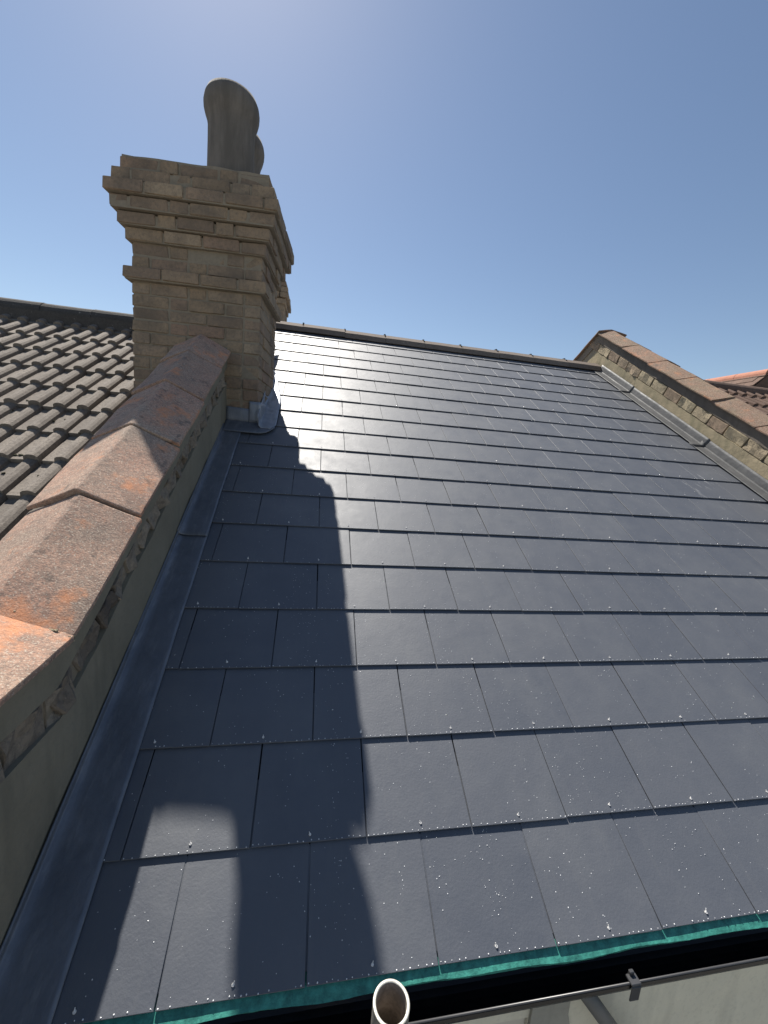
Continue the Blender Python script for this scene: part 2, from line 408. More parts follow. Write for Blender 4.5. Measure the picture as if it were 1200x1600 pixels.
# ------------------------------------------------------------------ lead flashings (parts of the roof)
def sheet(name, mat, fn, nu, nv, parent, thick=0.004, smooth=True):
    bm = bmesh.new(); g = []
    for i in range(nu + 1):
        g.append([bm.verts.new(fn(i / nu, j / nv)) for j in range(nv + 1)])
    for i in range(nu):
        for j in range(nv): bm.faces.new((g[i][j], g[i + 1][j], g[i + 1][j + 1], g[i][j + 1]))
    bm.normal_update()
    if sum(f.normal.z for f in bm.faces) < 0: bmesh.ops.reverse_faces(bm, faces=bm.faces[:])
    o = from_bm(name, bm, mat, parent, smooth)
    md = o.modifiers.new('thickness', 'SOLIDIFY'); md.thickness = thick; md.offset = 1
    return o
def prof_at(prof, t):
    t = t * (len(prof) - 1); i = min(int(t), len(prof) - 2); f = t - i
    return [prof[i][q] + (prof[i + 1][q] - prof[i][q]) * f for q in range(2)]
def wob(u, v, s): return mnoise.noise(Vector((u * 9, v * 7, s))) * 0.0022 + mnoise.noise(Vector((u * 30, v * 26, s))) * 0.0008
PL = [(-0.3175, 0.034), (-0.316, 0.012), (-0.300, 0.0035), (-0.26, 0.002), (-0.23, 0.0025), (-0.204, 0.0018)]
def lead_left(v0, v1, lift, s):
    def fn(i, j):
        v = v0 + (v1 - v0) * j; u, w = prof_at(PL, i)
        u += 0.022 * (0 if i < .3 else (i - .3) / .7) * (1 - min(1, v / 2.3)) * 0.9
        return (u + mnoise.noise(Vector((v * 5, i * 3, s))) * 0.002 * (0 if i < .1 else 1), v, w + lift * (1 - j) + abs(wob(u, v, s)) + 0.001)
    return sheet('lead_flashing', M_LEAD, fn, 15, int((v1 - v0) / 0.03), roof)
lead_left(-0.03, 1.42, 0.0, 1.0); lead_left(1.36, 2.36, 0.008, 2.0)
PR = [(3.548, 0.0018), (3.60, 0.0022), (3.645, 0.003), (3.653, 0.0085), (3.662, 0.0085), (3.672, 0.072)]
def lead_right(v0, v1, lift, s):
    def fn(i, j):
        v = v0 + (v1 - v0) * j; u, w = prof_at(PR, i)
        return (u + mnoise.noise(Vector((v * 6, i * 3, s))) * 0.002, v, w + lift * (1 - j) + abs(wob(u, v, s)) + 0.001)
    o = sheet('lead_flashing', M_LEAD_DULL, fn, 15, int((v1 - v0) / 0.03), roof); o.data.set_sharp_from_angle(angle=R(25)); return o
for j, (a, b) in enumerate(((-0.03, 0.52), (0.46, 1.66), (1.60, 2.80), (2.74, 3.95), (3.886, 4.56))): lead_right(a, b, 0.0 if j == 0 else 0.007, 10.0 + j)

# ------------------------------------------------------------------ chimney
CX0, CX1, CY0, CY1 = -0.895, -0.12, 2.12, 2.63
CTOP = 2.71; CG = 0.073
_brick_meshes = []
for q in range(9):
    bm = bmesh.new(); add_box(bm, -0.5, 0.5, -0.5, 0.5, -0.5, 0.5)
    bmesh.ops.bevel(bm, geom=bm.edges[:], offset=0.045, segments=1, affect='EDGES')
    rr = random.Random(q)
    for v in bm.verts: v.co += Vector((rr.uniform(-.014, .010), rr.uniform(-.04, .03), rr.uniform(-.05, .03)))
    me = bpy.data.meshes.new('brick'); bm.to_mesh(me); bm.free(); me.materials.append(M_BRICK); _brick_meshes.append(me)

def brick_stack(parent, x0, x1, y0, y1, top, ncourse, over, skip, gauge=CG, D=0.1):
    n = 0
    for k in range(ncourse):
        zt = top - k * gauge; zb = zt - gauge + 0.010; zc = (zt + zb) / 2
        o = over.get(k, 0.0)
        X0, X1, Y0, Y1 = x0 - o, x1 + o, y0 - o, y1 + o
        def run(a, b, first):
            segs = []; p = a; i = first
            while p < b - 0.012:
                Lb = 0.215 if i % 2 == 0 else 0.1025
                if k % 3 == 2: Lb = 0.215
                q = p + Lb
                if b - q < 0.06: q = b
                segs.append((p, min(q, b))); p = q + 0.010; i += 1
            return segs
        items = []
        for p, q in run(X0, X1, k): items += [((p + q) / 2, Y0 + D / 2, q - p, D, 'f'), ((p + q) / 2, Y1 - D / 2, q - p, D, 'b')]
        for p, q in run(Y0 + D + .01, Y1 - D - .01, k + 1): items += [(X1 - D / 2, (p + q) / 2, D, q - p, 'r'), (X0 + D / 2, (p + q) / 2, D, q - p, 'l')]
        for (cx, cy, lx, ly, side) in items:
            if skip(cx, cy, zt, side): continue
            j = random.gauss(0, .004)
            inst('brick', random.choice(_brick_meshes), parent, (cx + (j if side in 'rl' else 0), cy + (j if side in 'fb' else 0), zc + random.uniform(-.0015, .0015)),
                 (random.gauss(0, .006), random.gauss(0, .006), random.gauss(0, .008)), (lx + random.uniform(-.004, .002), ly + random.uniform(-.003, .003), zt - zb + random.uniform(-.004, .002)))
            n += 1
    return n
chim = thing('chimney_stack', 'tall yellow-brown brick chimney stack with two pots and corbelled cap', 'chimney')
CYAW = R(-5.0); chim.rotation_euler = (0, 0, CYAW); _pv = Vector((-0.5, CY0, 0)); chim.location = _pv - Matrix.Rotation(CYAW, 3, 'Z') @ _pv
OVER = {0: .04, 1: .072, 2: .10, 3: .082, 4: .052, 5: .024, 8: .034}
def roofz(y): return y * math.tan(PITCH)
nb = brick_stack(chim, CX0, CX1, CY0, CY1, CTOP, 20, OVER, lambda x, y, z, s: z < roofz(y) - 0.02 or (x < -0.35 and z < roofz(y) - 0.02))
bm = bmesh.new(); add_box(bm, CX0 + .007, CX1 - .007, CY0 + .007, CY1 - .007, 0.6, CTOP - .012)
for k_, o in OVER.items():
    zt = CTOP - k_ * CG; e = 0.008
    add_box(bm, CX0 - o + e, CX1 + o - e, CY0 - o + e, CY1 + o - e, zt - CG + .004, zt - .009)
from_bm('mortar_core', bm, M_MORTAR, chim)
# flaunching on the top
bm = bmesh.new()
add_box(bm, CX0 - .03, CX1 + .03, CY0 - .03, CY1 + .03, CTOP - .012, CTOP + .012)
cuts(bm, 0, .06); cuts(bm, 1, .06)
for v in bm.verts:
    if v.co.z > CTOP: 
        d = min(v.co.x - CX0 + .03, CX1 + .03 - v.co.x, v.co.y - CY0 + .03, CY1 + .03 - v.co.y); v.co.z += min(d, .14) * .25
roughen(bm, .008, 9, 3); from_bm('flaunching', bm, M_MORTAR, chim)
def pot(cx, cy, top):
    d = top - 3.29
    bm = bmesh.new()
    lathe(bm, [(.141, CTOP + .0), (.139, 2.80), (.137, 2.95), (.137, 3.11 + d), (.142, 3.14 + d), (.153, 3.17 + d), (.161, 3.20 + d), (.163, 3.23 + d), (.158, 3.262 + d), (.146, top), (.126, top - .002), (.12, top - .05), (.118, CTOP + .05)], cx, cy, 44)
    return from_bm('chimney_pot', bm, M_POT, chim, True)
pot(-0.366, 2.272, 3.215); pot(-0.392, 2.545, 3.18)
# lead apron, upstands and side flashing of the chimney
def P_in(o): o.matrix_parent_inverse = Matrix.Identity(4)
def sheet_roof(name, mat, fn, nu, nv, parent, thick=.004):
    def g(i, j): u, v, w = fn(i, j); return P(u, v, w)
    return sheet(name, mat, g, nu, nv, parent, thick)
VF = 2.46
def yfront(x): return CY0 - (x + .5) * math.tan(-CYAW)
def apron(i, j):
    u = -0.317 + 0.312 * i
    lo = 2.305
    if u > -0.10: lo = 2.305 + 0.085 * ((u + .10) / .095) ** 2.2
    v = lo + (2.53 - lo) * j
    return (u, v, 0.0115 + abs(wob(u, v, 5)) * 1.2)
sheet_roof('lead_apron', M_LEAD, apron, 24, 12, roof, .005).matrix_parent_inverse = inv
def ups(i, j):
    x = -0.318 + 0.203 * i
    return (x, yfront(x) - .006 - .004 * (1 - j) + wob(x, j, 3), roofz(yfront(x)) + .010 + .085 * j)
sheet('lead_upstand', M_LEAD_PALE, ups, 12, 5, roof, .004).matrix_parent_inverse = inv
def side(i, j):
    v = 2.37 + (3.30 - 2.37) * j
    wd = 0.115 * (1 if j < .42 else 1 - ((j - .42) / .58) ** 1.3 * .75)
    if j < .06: wd *= .72 + .28 * j / .06
    prof = [(-.108, .10 + .03 * math.sin(v * 22) * 0), (-.106, .035), (-.095, .018), (-.07, .0155), (-.03, .0145), (.0, .0135)]
    u, w = prof_at(prof, i)
    if i > .3: u = -.095 + (u + .095) / .095 * (wd - .02)
    return (u, v, w + abs(mnoise.noise(Vector((u * 14, v * 26, 2)))) * .008 * (1 if .2 < i < .95 else .3))
sheet_roof('lead_flashing', M_LEAD_PALE, side, 20, 50, roof, .004).matrix_parent_inverse = inv
def corner(i, j):
    # folded lead round the front right corner
    z = roofz(yfront(-.15)) + .01 + .135 * j
    if i < .5: x = -.175 + .07 * i * 2; y = yfront(x) - .012
    else: x = -.105 + .03 * (i - .5); y = yfront(-.12) - .012 + .16 * (i - .5) * 2; z = max(z, roofz(y) + .012)
    return (x + wob(z, i, 8), y + wob(i, z, 9), z)
sheet('lead_upstand', M_LEAD_PALE, corner, 16, 6, roof, .004).matrix_parent_inverse = inv

# rear stack beyond the ridge
ch2 = thing('chimney_stack', 'low brick chimney stack just showing beyond the ridge behind the tall chimney', 'chimney')
SX1, SY0 = -0.232, 5.05
nb2 = brick_stack(ch2, SX1 - .68, SX1, SY0, SY0 + .55, 3.235, 14, {0: .015, 1: .04, 2: .05, 3: .02}, lambda x, y, z, s: s in 'bl' and False)
bm = bmesh.new(); add_box(bm, SX1 - .673, SX1 - .007, SY0 + .007, SY0 + .543, 1.2, 3.225); from_bm('mortar_core', bm, M_MORTAR, ch2)

# ------------------------------------------------------------------ parapet walls
def off_path(ws, zk, v_top):
    """slope line at height ws above the roof, level line at height zk in front; returns their meeting point, as (y,z)"""
    # slope line: points P(v, ws); z = tan * y + ws / cos
    y = (zk - ws / CA) / math.tan(PITCH)
    return y
def band_poly(ws_t, zk_t, ws_b, zk_b, y_front, y_ridge):
    def slope_z(y, ws): return y * math.tan(PITCH) + ws / CA
    yt = (zk_t - ws_t / CA) / math.tan(PITCH); yb = (zk_b - ws_b / CA) / math.tan(PITCH)
    return [(y_front, zk_t), (yt, zk_t), (y_ridge, slope_z(y_ridge, ws_t)), (y_ridge, slope_z(y_ridge, ws_b)), (yb, zk_b), (y_front, zk_b)]

def strip_bricks(parent, face_x, sgn, ws_b, ws_t, v_a, v_b, mat, jit, Lb=0.205):
    """rough brick course bedded along the slope; face_x is the wall face, sgn the outward side"""
    v = v_a; h = ws_t - ws_b
    while v < v_b:
        L = Lb * random.uniform(.8, 1.12)
        bm = bmesh.new(); add_box(bm, -.045, .045, 0, L - .012, 0.003, h - .004)
        cuts(bm, 1, L / 4); cuts(bm, 2, h / 2.4)
        sd_ = random.uniform(0, 99)
        for q in bm.verts:
            if q.co.x * sgn > 0:
                q.co.x += sgn * (-.004 + jit * mnoise.noise(Vector((q.co.y * 24 + sd_, q.co.z * 30, sd_))))
                q.co.y += .004 * mnoise.noise(Vector((sd_, q.co.z * 40, q.co.y * 50))); q.co.z += .005 * mnoise.noise(Vector((q.co.y * 30, sd_, 2)))
        bmesh.ops.bevel(bm, geom=[e for e in bm.edges if e.is_boundary is False and e.calc_face_angle(0) > .8], offset=.004, segments=1, affect='EDGES')
        me = bpy.data.meshes.new('brick'); bm.normal_update(); bm.to_mesh(me); bm.free(); me.materials.append(mat)
        o = inst('brick', me, parent, P(face_x - sgn * (.047 if sgn > 0 else .040), v, ws_b), (PITCH, 0, random.gauss(0, .012)))
        v += L

def coping_mesh(name, L, half, dropL, dropR, th, mat, seed, bev=.004):
    bm = bmesh.new()
    top = [(-half, -dropL), (-.005, -.001), (.005, -.001), (half, -dropR)]
    bot = [(half, -dropR - th), (0, -th - .02), (-half, -dropL - th)]
    pts = top + bot
    a = [bm.verts.new((x, 0, z)) for x, z in pts]; b = [bm.verts.new((x, L, z)) for x, z in pts]; n = len(pts)
    bm.faces.new(a[::-1]); bm.faces.new(b)
    for i in range(n): bm.faces.new((a[i], a[(i + 1) % n], b[(i + 1) % n], b[i]))
    bmesh.ops.recalc_face_normals(bm, faces=bm.faces[:])
    sharp = [e for e in bm.edges if len(e.link_faces) == 2 and e.calc_face_angle(0) > .5]
    bmesh.ops.bevel(bm, geom=sharp, offset=bev, segments=2, affect='EDGES', profile=.6)
    cuts(bm, 1, .03); cuts(bm, 0, .04)
    roughen(bm, .006, 5, seed); roughen(bm, .0012, 24, seed)
    me = bpy.data.meshes.new(name); bm.normal_update(); bm.to_mesh(me); bm.free(); me.materials.append(mat)
    me.polygons.foreach_set('use_smooth', [True] * len(me.polygons)); me.set_sharp_from_angle(angle=R(11))
    return me

# left parapet
parl = thing('parapet_wall', 'shaded cement-rendered parapet wall with pink clay coping running up to the tall chimney', 'wall')
YF = -0.45; TP = math.tan(PITCH)
WT, WB = 0.292, 0.212                       # rough brick strip
ZKT, ZKB = 0.525, 0.435
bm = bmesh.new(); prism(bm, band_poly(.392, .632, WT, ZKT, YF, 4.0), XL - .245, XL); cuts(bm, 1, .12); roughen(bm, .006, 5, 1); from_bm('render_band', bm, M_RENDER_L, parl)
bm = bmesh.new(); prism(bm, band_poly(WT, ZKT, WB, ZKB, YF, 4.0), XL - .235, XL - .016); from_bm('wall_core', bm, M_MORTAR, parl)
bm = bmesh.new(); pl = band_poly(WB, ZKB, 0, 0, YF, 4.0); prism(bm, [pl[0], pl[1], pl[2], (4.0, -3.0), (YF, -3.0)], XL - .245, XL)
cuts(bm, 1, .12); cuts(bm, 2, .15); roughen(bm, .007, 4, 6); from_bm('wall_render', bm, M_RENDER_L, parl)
strip_bricks(parl, XL, 1, WB, WT, 0.50, 2.46, M_STRIP_L, .030, .12)
y = YF
ymeet = (ZKB - WB / CA) / TP
while y < ymeet + .0:                        # level part of the strip
    L = random.uniform(.08, .16)
    bm = bmesh.new(); add_box(bm, -.045, .045, 0, L - .01, 0.003, ZKT - ZKB - .003); cuts(bm, 1, L / 4); cuts(bm, 2, .035); 
    s_ = random.uniform(0, 99)
    for q in bm.verts:
        if q.co.x > 0: q.co.x += .030 * mnoise.noise(Vector((q.co.y * 24 + s_, q.co.z * 30, s_))) - .004
    me = bpy.data.meshes.new('brick'); bm.normal_update(); bm.to_mesh(me); bm.free(); me.materials.append(M_STRIP_L)
    inst('brick', me, parl, (XL - .052, y, ZKB)); y += L
joints = [0.60, 1.045, 1.475, 1.90, 2.31, 2.60]
AX, AW = -0.440, 0.490
for i, (a, b) in enumerate(zip(joints, joints[1:])):
    me = coping_mesh('coping_tile', b - a - .007, .161, .082, .082, .014, M_COPING, 3.3 * i + 1)
    o = inst('coping_tile', me, parl, P(AX + random.uniform(-.003, .003), a - .006, AW + .006), (PITCH - .022, random.gauss(0, .008), random.gauss(0, .007)))
# continues beyond the chimney to the ridge
for i in range(3):
    me = coping_mesh('coping_tile', .43, .161, .082, .082, .014, M_COPING, 50 + i)
    inst('coping_tile', me, parl, P(AX, 3.40 + i * .44, AW + .004), (PITCH - .012, 0, 0))
# level kneeler stones at the foot
me = coping_mesh('coping_tile', .46, .162, .080, .080, .016, M_COPING, 77)
inst('coping_tile', me, parl, (AX + .002, .300 - .465, .725), (.035, 0, .01))
me = coping_mesh('coping_tile', .40, .162, .080, .080, .016, M_COPING, 91)
inst('coping_tile', me, parl, (AX, -.58, .715), (.02, 0, 0))
# crumbly lichened mortar in the joint above the kneeler
bm = bmesh.new()
for i in range(260):
    t = random.random(); xx = AX + .01 + (.150) * t; zz = .725 - .080 * t + .0165
    c = Vector((xx, .300 + random.uniform(-.012, .006), zz + random.uniform(-.014, -.002))); rr = random.uniform(.002, .0065)
    bmesh.ops.create_icosphere(bm, subdivisions=1, radius=rr, matrix=Matrix.Translation(c) @ Matrix.Diagonal((1.4, .8, .7, 1)))
roughen(bm, .005, 60, 3)
jm = from_bm('joint_mortar', bm, M_LICHEN, parl); jm['kind'] = 'stuff'

# right parapet
parr = thing('parapet_wall', 'sunlit buff parapet wall with brown coping at the right end of the slates', 'wall')
WXR = 0.32
def gable_band(w_t, w_b, x0, x1, mat, name, y0=-0.45, y1=8.0, rough=.005, seed=0, bottom=None):
    def z(y, w): return (y if y <= YR else 2 * YR - y) * TP + w / CA
    bm = bmesh.new()
    if bottom is None: pts = [(y0, z(y0, w_t)), (YR, z(YR, w_t)), (y1, z(y1, w_t)), (y1, z(y1, w_b)), (YR, z(YR, w_b)), (y0, z(y0, w_b))]
    else: pts = [(y0, z(y0, w_t)), (YR, z(YR, w_t)), (y1, z(y1, w_t)), (y1, bottom), (y0, bottom)]
    prism(bm, pts, x0, x1); cuts(bm, 1, .15)
    if bottom is not None: cuts(bm, 2, .25)
    roughen(bm, rough, 5, seed)
    return from_bm(name, bm, mat, parr)
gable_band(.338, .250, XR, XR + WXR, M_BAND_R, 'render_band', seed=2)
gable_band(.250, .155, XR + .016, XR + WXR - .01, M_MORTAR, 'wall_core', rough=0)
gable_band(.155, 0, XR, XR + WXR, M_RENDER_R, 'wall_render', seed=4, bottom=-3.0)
strip_bricks(parr, XR, -1, .155, .250, 0.02, 4.80, M_STRIP_R, .012, .215)
cj = [0.08 + .47 * k_ for k_ in range(10)] + [4.845]
cj = sorted(cj)[:-2] + [4.36, 4.845]
cj = [c - .0 for c in (0.13, 0.60, 1.07, 1.54, 2.01, 2.48, 2.957, 3.424, 3.87, 4.36, 4.905)]
RAX, RAW = 3.845, 0.398
for i, (a, b) in enumerate(zip(cj, cj[1:])):
    me = coping_mesh('coping_tile', b - a - .005, .20, .05, .05, .014, M_COPING_R, 2.1 * i + 130)
    inst('coping_tile', me, parr, P(RAX + random.uniform(-.003, .003), a - .006, RAW + .005), (PITCH - .014, random.gauss(0, .008), random.gauss(0, .006)))
# peak tile and the far slope
zr = YR * TP + RAW / CA
for i in range(7):
    me = coping_mesh('coping_tile', .472, .20, .05, .05, .014, M_COPING_R, 180 + i)
    yy = YR + i * .47 * CA
    inst('coping_tile', me, parr, (RAX, yy, zr - (yy - YR) * TP + .003), (-PITCH, 0, 0))

# ------------------------------------------------------------------ neighbour roofs with rolled tiles
def roman_mesh(name, W, L, mat, rollh=.034, th=.026):
    bm = bmesh.new(); prof = []
    rw = .040
    for rc in (W * .25 + .045, W - rw - .002):
        pass
    c1, c2 = W - rw - W / 2, W - rw
    xs = [(0, 0), (c1 - rw, 0)]
    for c in (c1, c2):
        for q in range(0, 7):
            t = math.pi * q / 6; xs.append((c - rw * math.cos(t), rollh * math.sin(t) ** .8 if 0 < q < 6 else 0))
        if c == c1: xs.append((c2 - rw - .004, 0))
    xs[-1] = (W, -.006)
    top = [(x, z) for x, z in xs]
    A = [bm.verts.new((x, 0, z)) for x, z in top]; B = [bm.verts.new((x, L, z)) for x, z in top]
    C = [bm.verts.new((x, 0.002, z - th if z <= 0 else max(-th, z * .0 - th * (1 - .0)))) for x, z in top]
    n = len(top)
    for i in range(n - 1):
        bm.faces.new((A[i], A[i + 1], B[i + 1], B[i])); bm.faces.new((A[i + 1], A[i], C[i], C[i + 1]))
    D = [bm.verts.new((x, L, -th)) for x in (0, W)]
    bm.faces.new((A[-1], C[-1], D[1], B[-1])); bm.faces.new((A[0], B[0], D[0], C[0]))
    roughen(bm, .0025, 30, W)
    me = bpy.data.meshes.new(name); bm.normal_update(); bm.to_mesh(me); bm.free(); me.materials.append(mat)
    return me
LW = -0.15; RH = .034
nl = thing('tiled_roof', 'grey-brown rolled concrete tile roof left of the pink coping', 'roof', rot=(PITCH, 0, 0))
TW = .297; tm = roman_mesh('roof_tile', TW - .006, .415, M_TILE)
base_w = LW - RH
right_edges = [-1.627 + .034 + TW * k_ for k_ in range(-7, 4)]
for r in range(14):
    v0 = 4.368 - .32 * r
    for re_ in right_edges:
        if re_ - TW > -.66: continue
        Lsc = 1.0
        if v0 + .415 > 4.60: Lsc = (4.60 - v0) / .415
        inst('roof_tile', tm, nl, (re_ - TW + .003 + random.gauss(0, .0015), v0 + random.gauss(0, .003), base_w + random.gauss(0, .0012)), (-.024 / .32 + random.gauss(0, .003), random.gauss(0, .004), random.gauss(0, .004)), (1, Lsc, 1))
box_obj('roof_deck', (-3.7, -.57, -.02, 4.55, base_w - .16, base_w - .05), M_DECK, nl)
bm = bmesh.new(); prism(bm, [(YR, 2.12), (YR + 4.0, 2.12 - 4.0 * TP), (YR + 4.0, 1.95 - 4.0 * TP), (YR, 1.95)], -3.7, -.57)
fs = from_bm('front_slope', bm, M_TILE_DARK, nl); fs.matrix_parent_inverse = inv
# half round ridge
bm = bmesh.new()
out = [(YR + .125 * math.cos(t), .125 * math.sin(t) * .95) for t in [math.pi * q / 10 for q in range(11)]]
prism(bm, [(y - YR, z) for y, z in out] , 0, .44); cuts(bm, 0, .09); roughen(bm, .003, 8)
hm = bpy.data.meshes.new('ridge_tile'); bm.normal_update(); bm.to_mesh(hm); bm.free(); hm.materials.append(M_TILE_DARK)
for i in range(7):
    t = inst('ridge_tile', hm, nl, (-1.08 - .446 * i, YR, 2.205 + random.uniform(-.003, .003)), (0, random.gauss(0, .004), 0)); t.matrix_parent_inverse = inv
# mortar bedding under that ridge
bm = bmesh.new(); add_box(bm, -3.7, -.57, YR - .15, YR + .15, 2.08, 2.215); cuts(bm, 0, .1); roughen(bm, .012, 12); bd = from_bm('ridge_bedding', bm, M_TILE_DARK, nl); bd.matrix_parent_inverse = inv
# moss and crumbs lying on the tiles
bm = bmesh.new()
for i in range(150):
    u = random.uniform(-1.75, -.72); v = random.choice([random.uniform(1.1, 2.9), random.uniform(1.2, 2.2)]); 
    rr = random.uniform(.004, .013)
    row = math.floor((4.368 - v) / .32) + 1; vloc = v - (4.368 - .32 * row)
    c = Vector((u, v, base_w - .075 * vloc + .002))
    bmesh.ops.create_icosphere(bm, subdivisions=1, radius=rr, matrix=Matrix.Translation(c) @ Matrix.Diagonal((1.3, 1.1, .7, 1)))
roughen(bm, .006, 70, 1)
ms = from_bm('moss', bm, M_MOSS, nl); ms['kind'] = 'stuff'

nr = thing('tiled_roof', 'brown rolled tile roof beyond the right-hand parapet wall', 'roof', rot=(PITCH, 0, 0))
tb = roman_mesh('roof_tile', TW - .006, .415, M_TILE_BROWN)
for r in range(9):
    v0 = 4.40 - .32 * r
    for c in range(11):
        u0 = XR + WXR + .0 + c * TW
        inst('roof_tile', tb, nr, (u0, v0 + random.gauss(0, .003), -.03), (-.024 / .32, random.gauss(0, .003), random.gauss(0, .003)), (1, min(1, (4.64 - v0) / .415), 1))
box_obj('roof_deck', (XR + WXR + .002, 8.2, -.02, 4.6, -.2, -.085), M_DECK, nr)
bm = bmesh.new(); prism(bm, [(YR, 2.32), (YR + 4.0, 2.32 - 4.0 * TP), (YR + 4.0, 2.15 - 4.0 * TP), (YR, 2.15)], XR + WXR + .002, 8.2)
fs = from_bm('front_slope', bm, M_TILE_BROWN, nr); fs.matrix_parent_inverse = inv
hb = hm.copy(); hb.materials.clear(); hb.materials.append(M_TILE_BROWN)
for i in range(9):
    t = inst('ridge_tile', hb, nr, (XR + WXR + .03 + .446 * i, YR, 2.318)); t.matrix_parent_inverse = inv

# cross roof behind it, its ridge running away from us
cr_ = thing('cross_gable_roof', 'red-ridged brown gable roof rising behind the far right neighbour ridge', 'roof')
GX, GZ = 6.56, 2.70; gp = R(42)
bm = bmesh.new()
pts = [(GX - 1.2, GZ - 1.2 * math.tan(gp)), (GX, GZ), (GX + 1.2, GZ - 1.2 * math.tan(gp))]
a = [bm.verts.new((x, YR + .12, z)) for x, z in pts]; b = [bm.verts.new((x, 8.0, z)) for x, z in pts]
bm.faces.new(a); bm.faces.new(b[::-1])
for i in range(3): bm.faces.new((a[i], b[i], b[(i + 1) % 3], a[(i + 1) % 3]))
bmesh.ops.recalc_face_normals(bm, faces=bm.faces[:]); from_bm('roof_body', bm, M_TILE_BROWN, cr_)
pt = bmesh.new(); add_box(pt, -.082, .082, 0, .26, 0, .013); ptm = bpy.data.meshes.new('roof_tile'); pt.to_mesh(ptm); pt.free(); ptm.materials.append(M_TILE_BROWN)
for r in range(9):
    d = 1.05 - r * .115 + .0
    for c in range(16):
        yy = YR + .20 + c * .168 + (.084 if r % 2 else 0)
        o = inst('roof_tile', ptm, cr_); 
        base = Vector((GX - d * math.cos(gp), yy, GZ - d * math.sin(gp)))
        ex = Vector((0, -1, 0)); ey = Vector((math.cos(gp + .0), 0, math.sin(gp))); ez = ex.cross(ey)
        ey2 = (ey - ez * .06).normalized(); ez2 = ex.cross(ey2)
        base += ez * .022
        s_ = min(1, (d - .01) / .26)
        o.matrix_local = Matrix(((ex.x, ey2.x * s_, ez2.x, base.x), (ex.y, ey2.y * s_, ez2.y, base.y), (ex.z, ey2.z * s_, ez2.z, base.z), (0, 0, 0, 1)))
hr = hm.copy(); hr.materials.clear(); hr.materials.append(M_REDRIDGE)
for i in range(7): inst('ridge_tile', hr, cr_, (GX, YR + .12 + .446 * (i + 1), GZ - .045), (0, 0, -math.pi / 2), (1, .8, .8))

# ------------------------------------------------------------------ gutter
gut = thing('gutter', 'black plastic gutter along the eaves of the slate roof', 'gutter')
gp_ = []
GYB, GYF, GZT = .052, -.052, -.058
outer = [(GYB, GZT + .02)] + [((GYB + GYF) / 2 + .052 * math.cos(t), GZT - .058 * math.sin(t) ** .8) for t in [math.pi * q / 12 for q in range(1, 12)]] + [(GYF, GZT), (GYF - .006, GZT + .003), (GYF - .0065, GZT - .004)]
inner = [(y + (.0025 if y < -.03 else -.0025 if y > .03 else 0), z + (.0028 if z < GZT - .02 else 0.0012)) for y, z in outer[:-2]]
bm = bmesh.new()
GX0, GX1 = -.31, 3.66
ringA = [bm.verts.new((GX0, y, z)) for y, z in outer]; ringB = [bm.verts.new((GX1, y, z)) for y, z in outer]
for i in range(len(outer) - 1): bm.faces.new((ringA[i], ringA[i + 1], ringB[i + 1], ringB[i]))
bmesh.ops.recalc_face_normals(bm, faces=bm.faces[:])
ch = from_bm('channel', bm, M_GUTTER, gut); md = ch.modifiers.new('thickness', 'SOLIDIFY'); md.thickness = .0025; md.offset = 0
k = Mat('grey_gutter_lip', .35, 0, .5); k.color(k.mix(k.noise(30, 4), (.03, .03, .032), (.06, .06, .063))); M_LIP = k.m
bm = bmesh.new(); tube(bm, (GX0, GYF - .003, GZT + .004), (GX1, GYF - .003, GZT + .004), .0028, n=10); from_bm('lip', bm, M_LIP, gut, True)
for xb in (.29, 1.075, 1.88, 2.68, 3.45):
    bm = bmesh.new(); add_box(bm, xb - .013, xb + .013, GYF - .012, GYF + .010, GZT + .006, GZT + .0125); add_box(bm, xb - .013, xb + .013, GYF - .013, GYF - .0095, GZT - .035, GZT + .006)
    add_box(bm, xb - .006, xb + .006, GYF + .004, GYF + .012, GZT - .008, GZT + .022)
    bmesh.ops.bevel(bm, geom=bm.edges[:], offset=.0015, segments=1, affect='EDGES')
    from_bm('bracket_clip', bm, M_LIP, gut)
bm = bmesh.new(); add_box(bm, GX0, GX1, .060, .078, -.20, -.03); from_bm('fascia_board', bm, M_CLIP, gut)

# ------------------------------------------------------------------ house wall under the eaves
hw = thing('house_wall', 'beige rendered house wall below the black gutter', 'wall')
HY = .085
WX0, WX1, WZT, WZB = -.05, .925, -.372, -1.65
bm = bmesh.new()
for b in ((XL + .002, WX0, HY, HY + .25, -6, -.05), (WX1, 1.0, HY, HY + .25, -6, -.05), (WX0, WX1, HY, HY + .25, WZT, -.05), (WX0, WX1, HY, HY + .25, -6, WZB), (1.0, XR + WXR, HY, HY + .25, -6, -.05)): add_box(bm, *b)
bm.free()
def wallpiece(b, m, s):
    bm = bmesh.new(); add_box(bm, *b); cuts(bm, 0, .1); cuts(bm, 2, .1)
    for v in bm.verts:
        if abs(v.co.y - HY) < 1e-4: v.co.y += .006 * mnoise.noise(v.co * 6) + .003 * mnoise.noise(v.co * 22)
    return from_bm('wall_render', bm, m, hw)
wallpiece((XL + .002, WX0, HY, HY + .25, -6, -.05), M_HOUSE, 0)
wallpiece((WX0, WX1, HY, HY + .25, WZT, -.05), M_HOUSE, 0)
wallpiece((WX0, WX1, HY, HY + .25, -6, WZB), M_HOUSE, 0)
wallpiece((WX1, XR + WXR, HY, HY + .25, -6, -.05), M_HOUSE, 0)
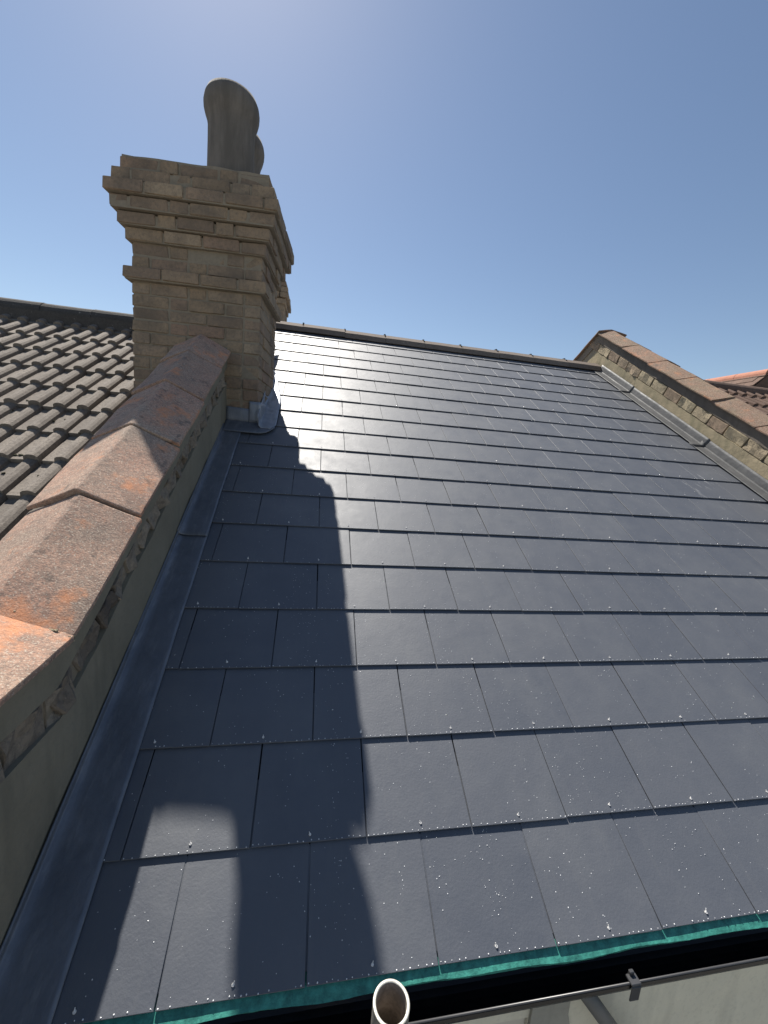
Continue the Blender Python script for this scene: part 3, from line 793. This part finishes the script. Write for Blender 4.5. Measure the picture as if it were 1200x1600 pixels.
# ragged-edged grey patch beside the window
bm = bmesh.new(); pp = [(WX1 + .002, -.20), (WX1 + .12, -.20)] + [(WX1 + .12 + .012 * math.sin(z * 40) + .02 * mnoise.noise(Vector((0, 0, z * 9))), z) for z in [-.25 - .06 * q for q in range(22)]] + [(WX1 + .002, -1.55)]
vv = [bm.verts.new((x, HY - .010, z)) for x, z in pp]; f_ = bm.faces.new(vv)
ex = bmesh.ops.extrude_face_region(bm, geom=[f_]); bmesh.ops.translate(bm, verts=[v for v in ex['geom'] if isinstance(v, bmesh.types.BMVert)], vec=(0, .02, 0)); bmesh.ops.recalc_face_normals(bm, faces=bm.faces[:])
from_bm('grey_patch', bm, M_GREYREND, hw)
win = bpy.data.objects.new('window', None); link(win, hw); win.empty_display_size = .1
for b in ((WX0, WX1, HY + .006, HY + .07, WZT - .055, WZT), (WX0, WX0 + .055, HY + .006, HY + .07, WZB, WZT - .056), (WX1 - .055, WX1, HY + .006, HY + .07, WZB, WZT - .056), (WX0 + .056, WX1 - .056, HY + .006, HY + .07, WZB, WZB + .055), (WX0 + .42, WX0 + .47, HY + .006, HY + .07, WZB + .056, WZT - .056)):
    box_obj('frame', b, M_FRAME, win, .004)
box_obj('pane', (WX0 + .056, WX0 + .419, HY + .03, HY + .036, WZB + .056, WZT - .056), M_GLASS, win)
box_obj('pane', (WX0 + .471, WX1 - .056, HY + .03, HY + .036, WZB + .056, WZT - .056), M_GLASS, win)
box_obj('sill', (WX0 - .03, WX1 + .03, HY - .05, HY + .05, WZB - .06, WZB - .004), M_FRAME, hw, .005)

# ------------------------------------------------------------------ scaffold
sc_ = thing('scaffold_tube', 'open-topped upright steel scaffold tube standing in front of the gutter', 'scaffold tube', (0.394, -0.297, 0))
TR, TI, TT = .02415, .0203, .444
bm = bmesh.new(); lathe(bm, [(TR, -6.0), (TR, TT - .0008)], 0, 0, 40); from_bm('outer_skin', bm, M_STEEL, sc_, True)
bm = bmesh.new(); lathe(bm, [(TR, TT - .0008), (TR - .0007, TT), (TI + .0006, TT), (TI, TT - .001)], 0, 0, 40); from_bm('cut_rim', bm, M_RIM, sc_, True)
bm = bmesh.new(); lathe(bm, [(TI, TT - .001), (TI, -1.5)], 0, 0, 40); from_bm('bore', bm, M_BORE, sc_, True)
bm = bmesh.new(); tube(bm, (0.985, .030, -.145), (1.225, .030, -.475), .020, n=24); tube(bm, (1.225, .030, -.475), (1.245, .034, -.56), .020, n=24); tube(bm, (1.245, .034, -.56), (1.245, .034, -5.9), .020, n=24)
tube(bm, (0.985, .030, -.145), (0.977, .028, -.136), .024, n=24); pp_ = from_bm('drain_pipe', bm, M_PIPE, None, True)
tag(pp_, 'grey drain pipe slanting away below the gutter in front of the beige wall', 'pipe')

# ------------------------------------------------------------------ water drops lying on the slates
def drops():
    bm = bmesh.new()
    base = bmesh.new(); bmesh.ops.create_icosphere(base, subdivisions=1, radius=1.0)
    bv = [v.co.copy() for v in base.verts]; bf = [[v.index for v in f.verts] for f in base.faces]; base.free()
    V = []; F = []
    def put(u, v, w, r, el=1.0):
        n = len(V)
        V.extend([(u + c.x * r, v + c.y * r * el, w + c.z * r * .55) for c in bv]); F.extend([[i + n for i in f] for f in bf])
    for a, b, v0, jw, row in edge_list:
        if row > 14: continue
        u = a + .006
        while u < b - .004:
            if random.random() < (.85 if row < 5 else .5): put(u, v0 + random.uniform(.002, .0055), jw + .0003, random.uniform(.0010, .0020))
            u += random.uniform(.009, .024)
        # scatter on the face, in runs
        nr_ = random.randint(2, 5)
        cxs = [random.uniform(a + .01, b - .01) for _ in range(nr_)]
        wgt = max(.08, 1.0 - abs((a + b) / 2 - .8) / 2.6)
        cnt = int(random.uniform(28, 80) * wgt * (1 if row < 9 else .6))
        for _ in range(cnt):
            u = random.gauss(random.choice(cxs), .012) if random.random() < .6 else random.uniform(a, b)
            if not a + .004 < u < b - .004: continue
            q = random.random() ** .8; v = v0 + .006 + q * .232
            put(u, v, jw + TILT * (v - v0) + .0002, random.choice([.0006, .0007, .0008, .0009, .0013]), random.uniform(1, 1.4))
    me = bpy.data.meshes.new('water_drops'); me.from_pydata(V, [], F); me.materials.append(M_DROP)
    me.polygons.foreach_set('use_smooth', [True] * len(me.polygons))
    o = bpy.data.objects.new('water_drops', me); col.objects.link(o); o.rotation_euler = (PITCH, 0, 0)
    o['kind'] = 'stuff'; tag(o, 'tiny water drops painted glint-white, scattered over the dark slates', 'water drops')
drops()
print('bricks', nb, nb2)
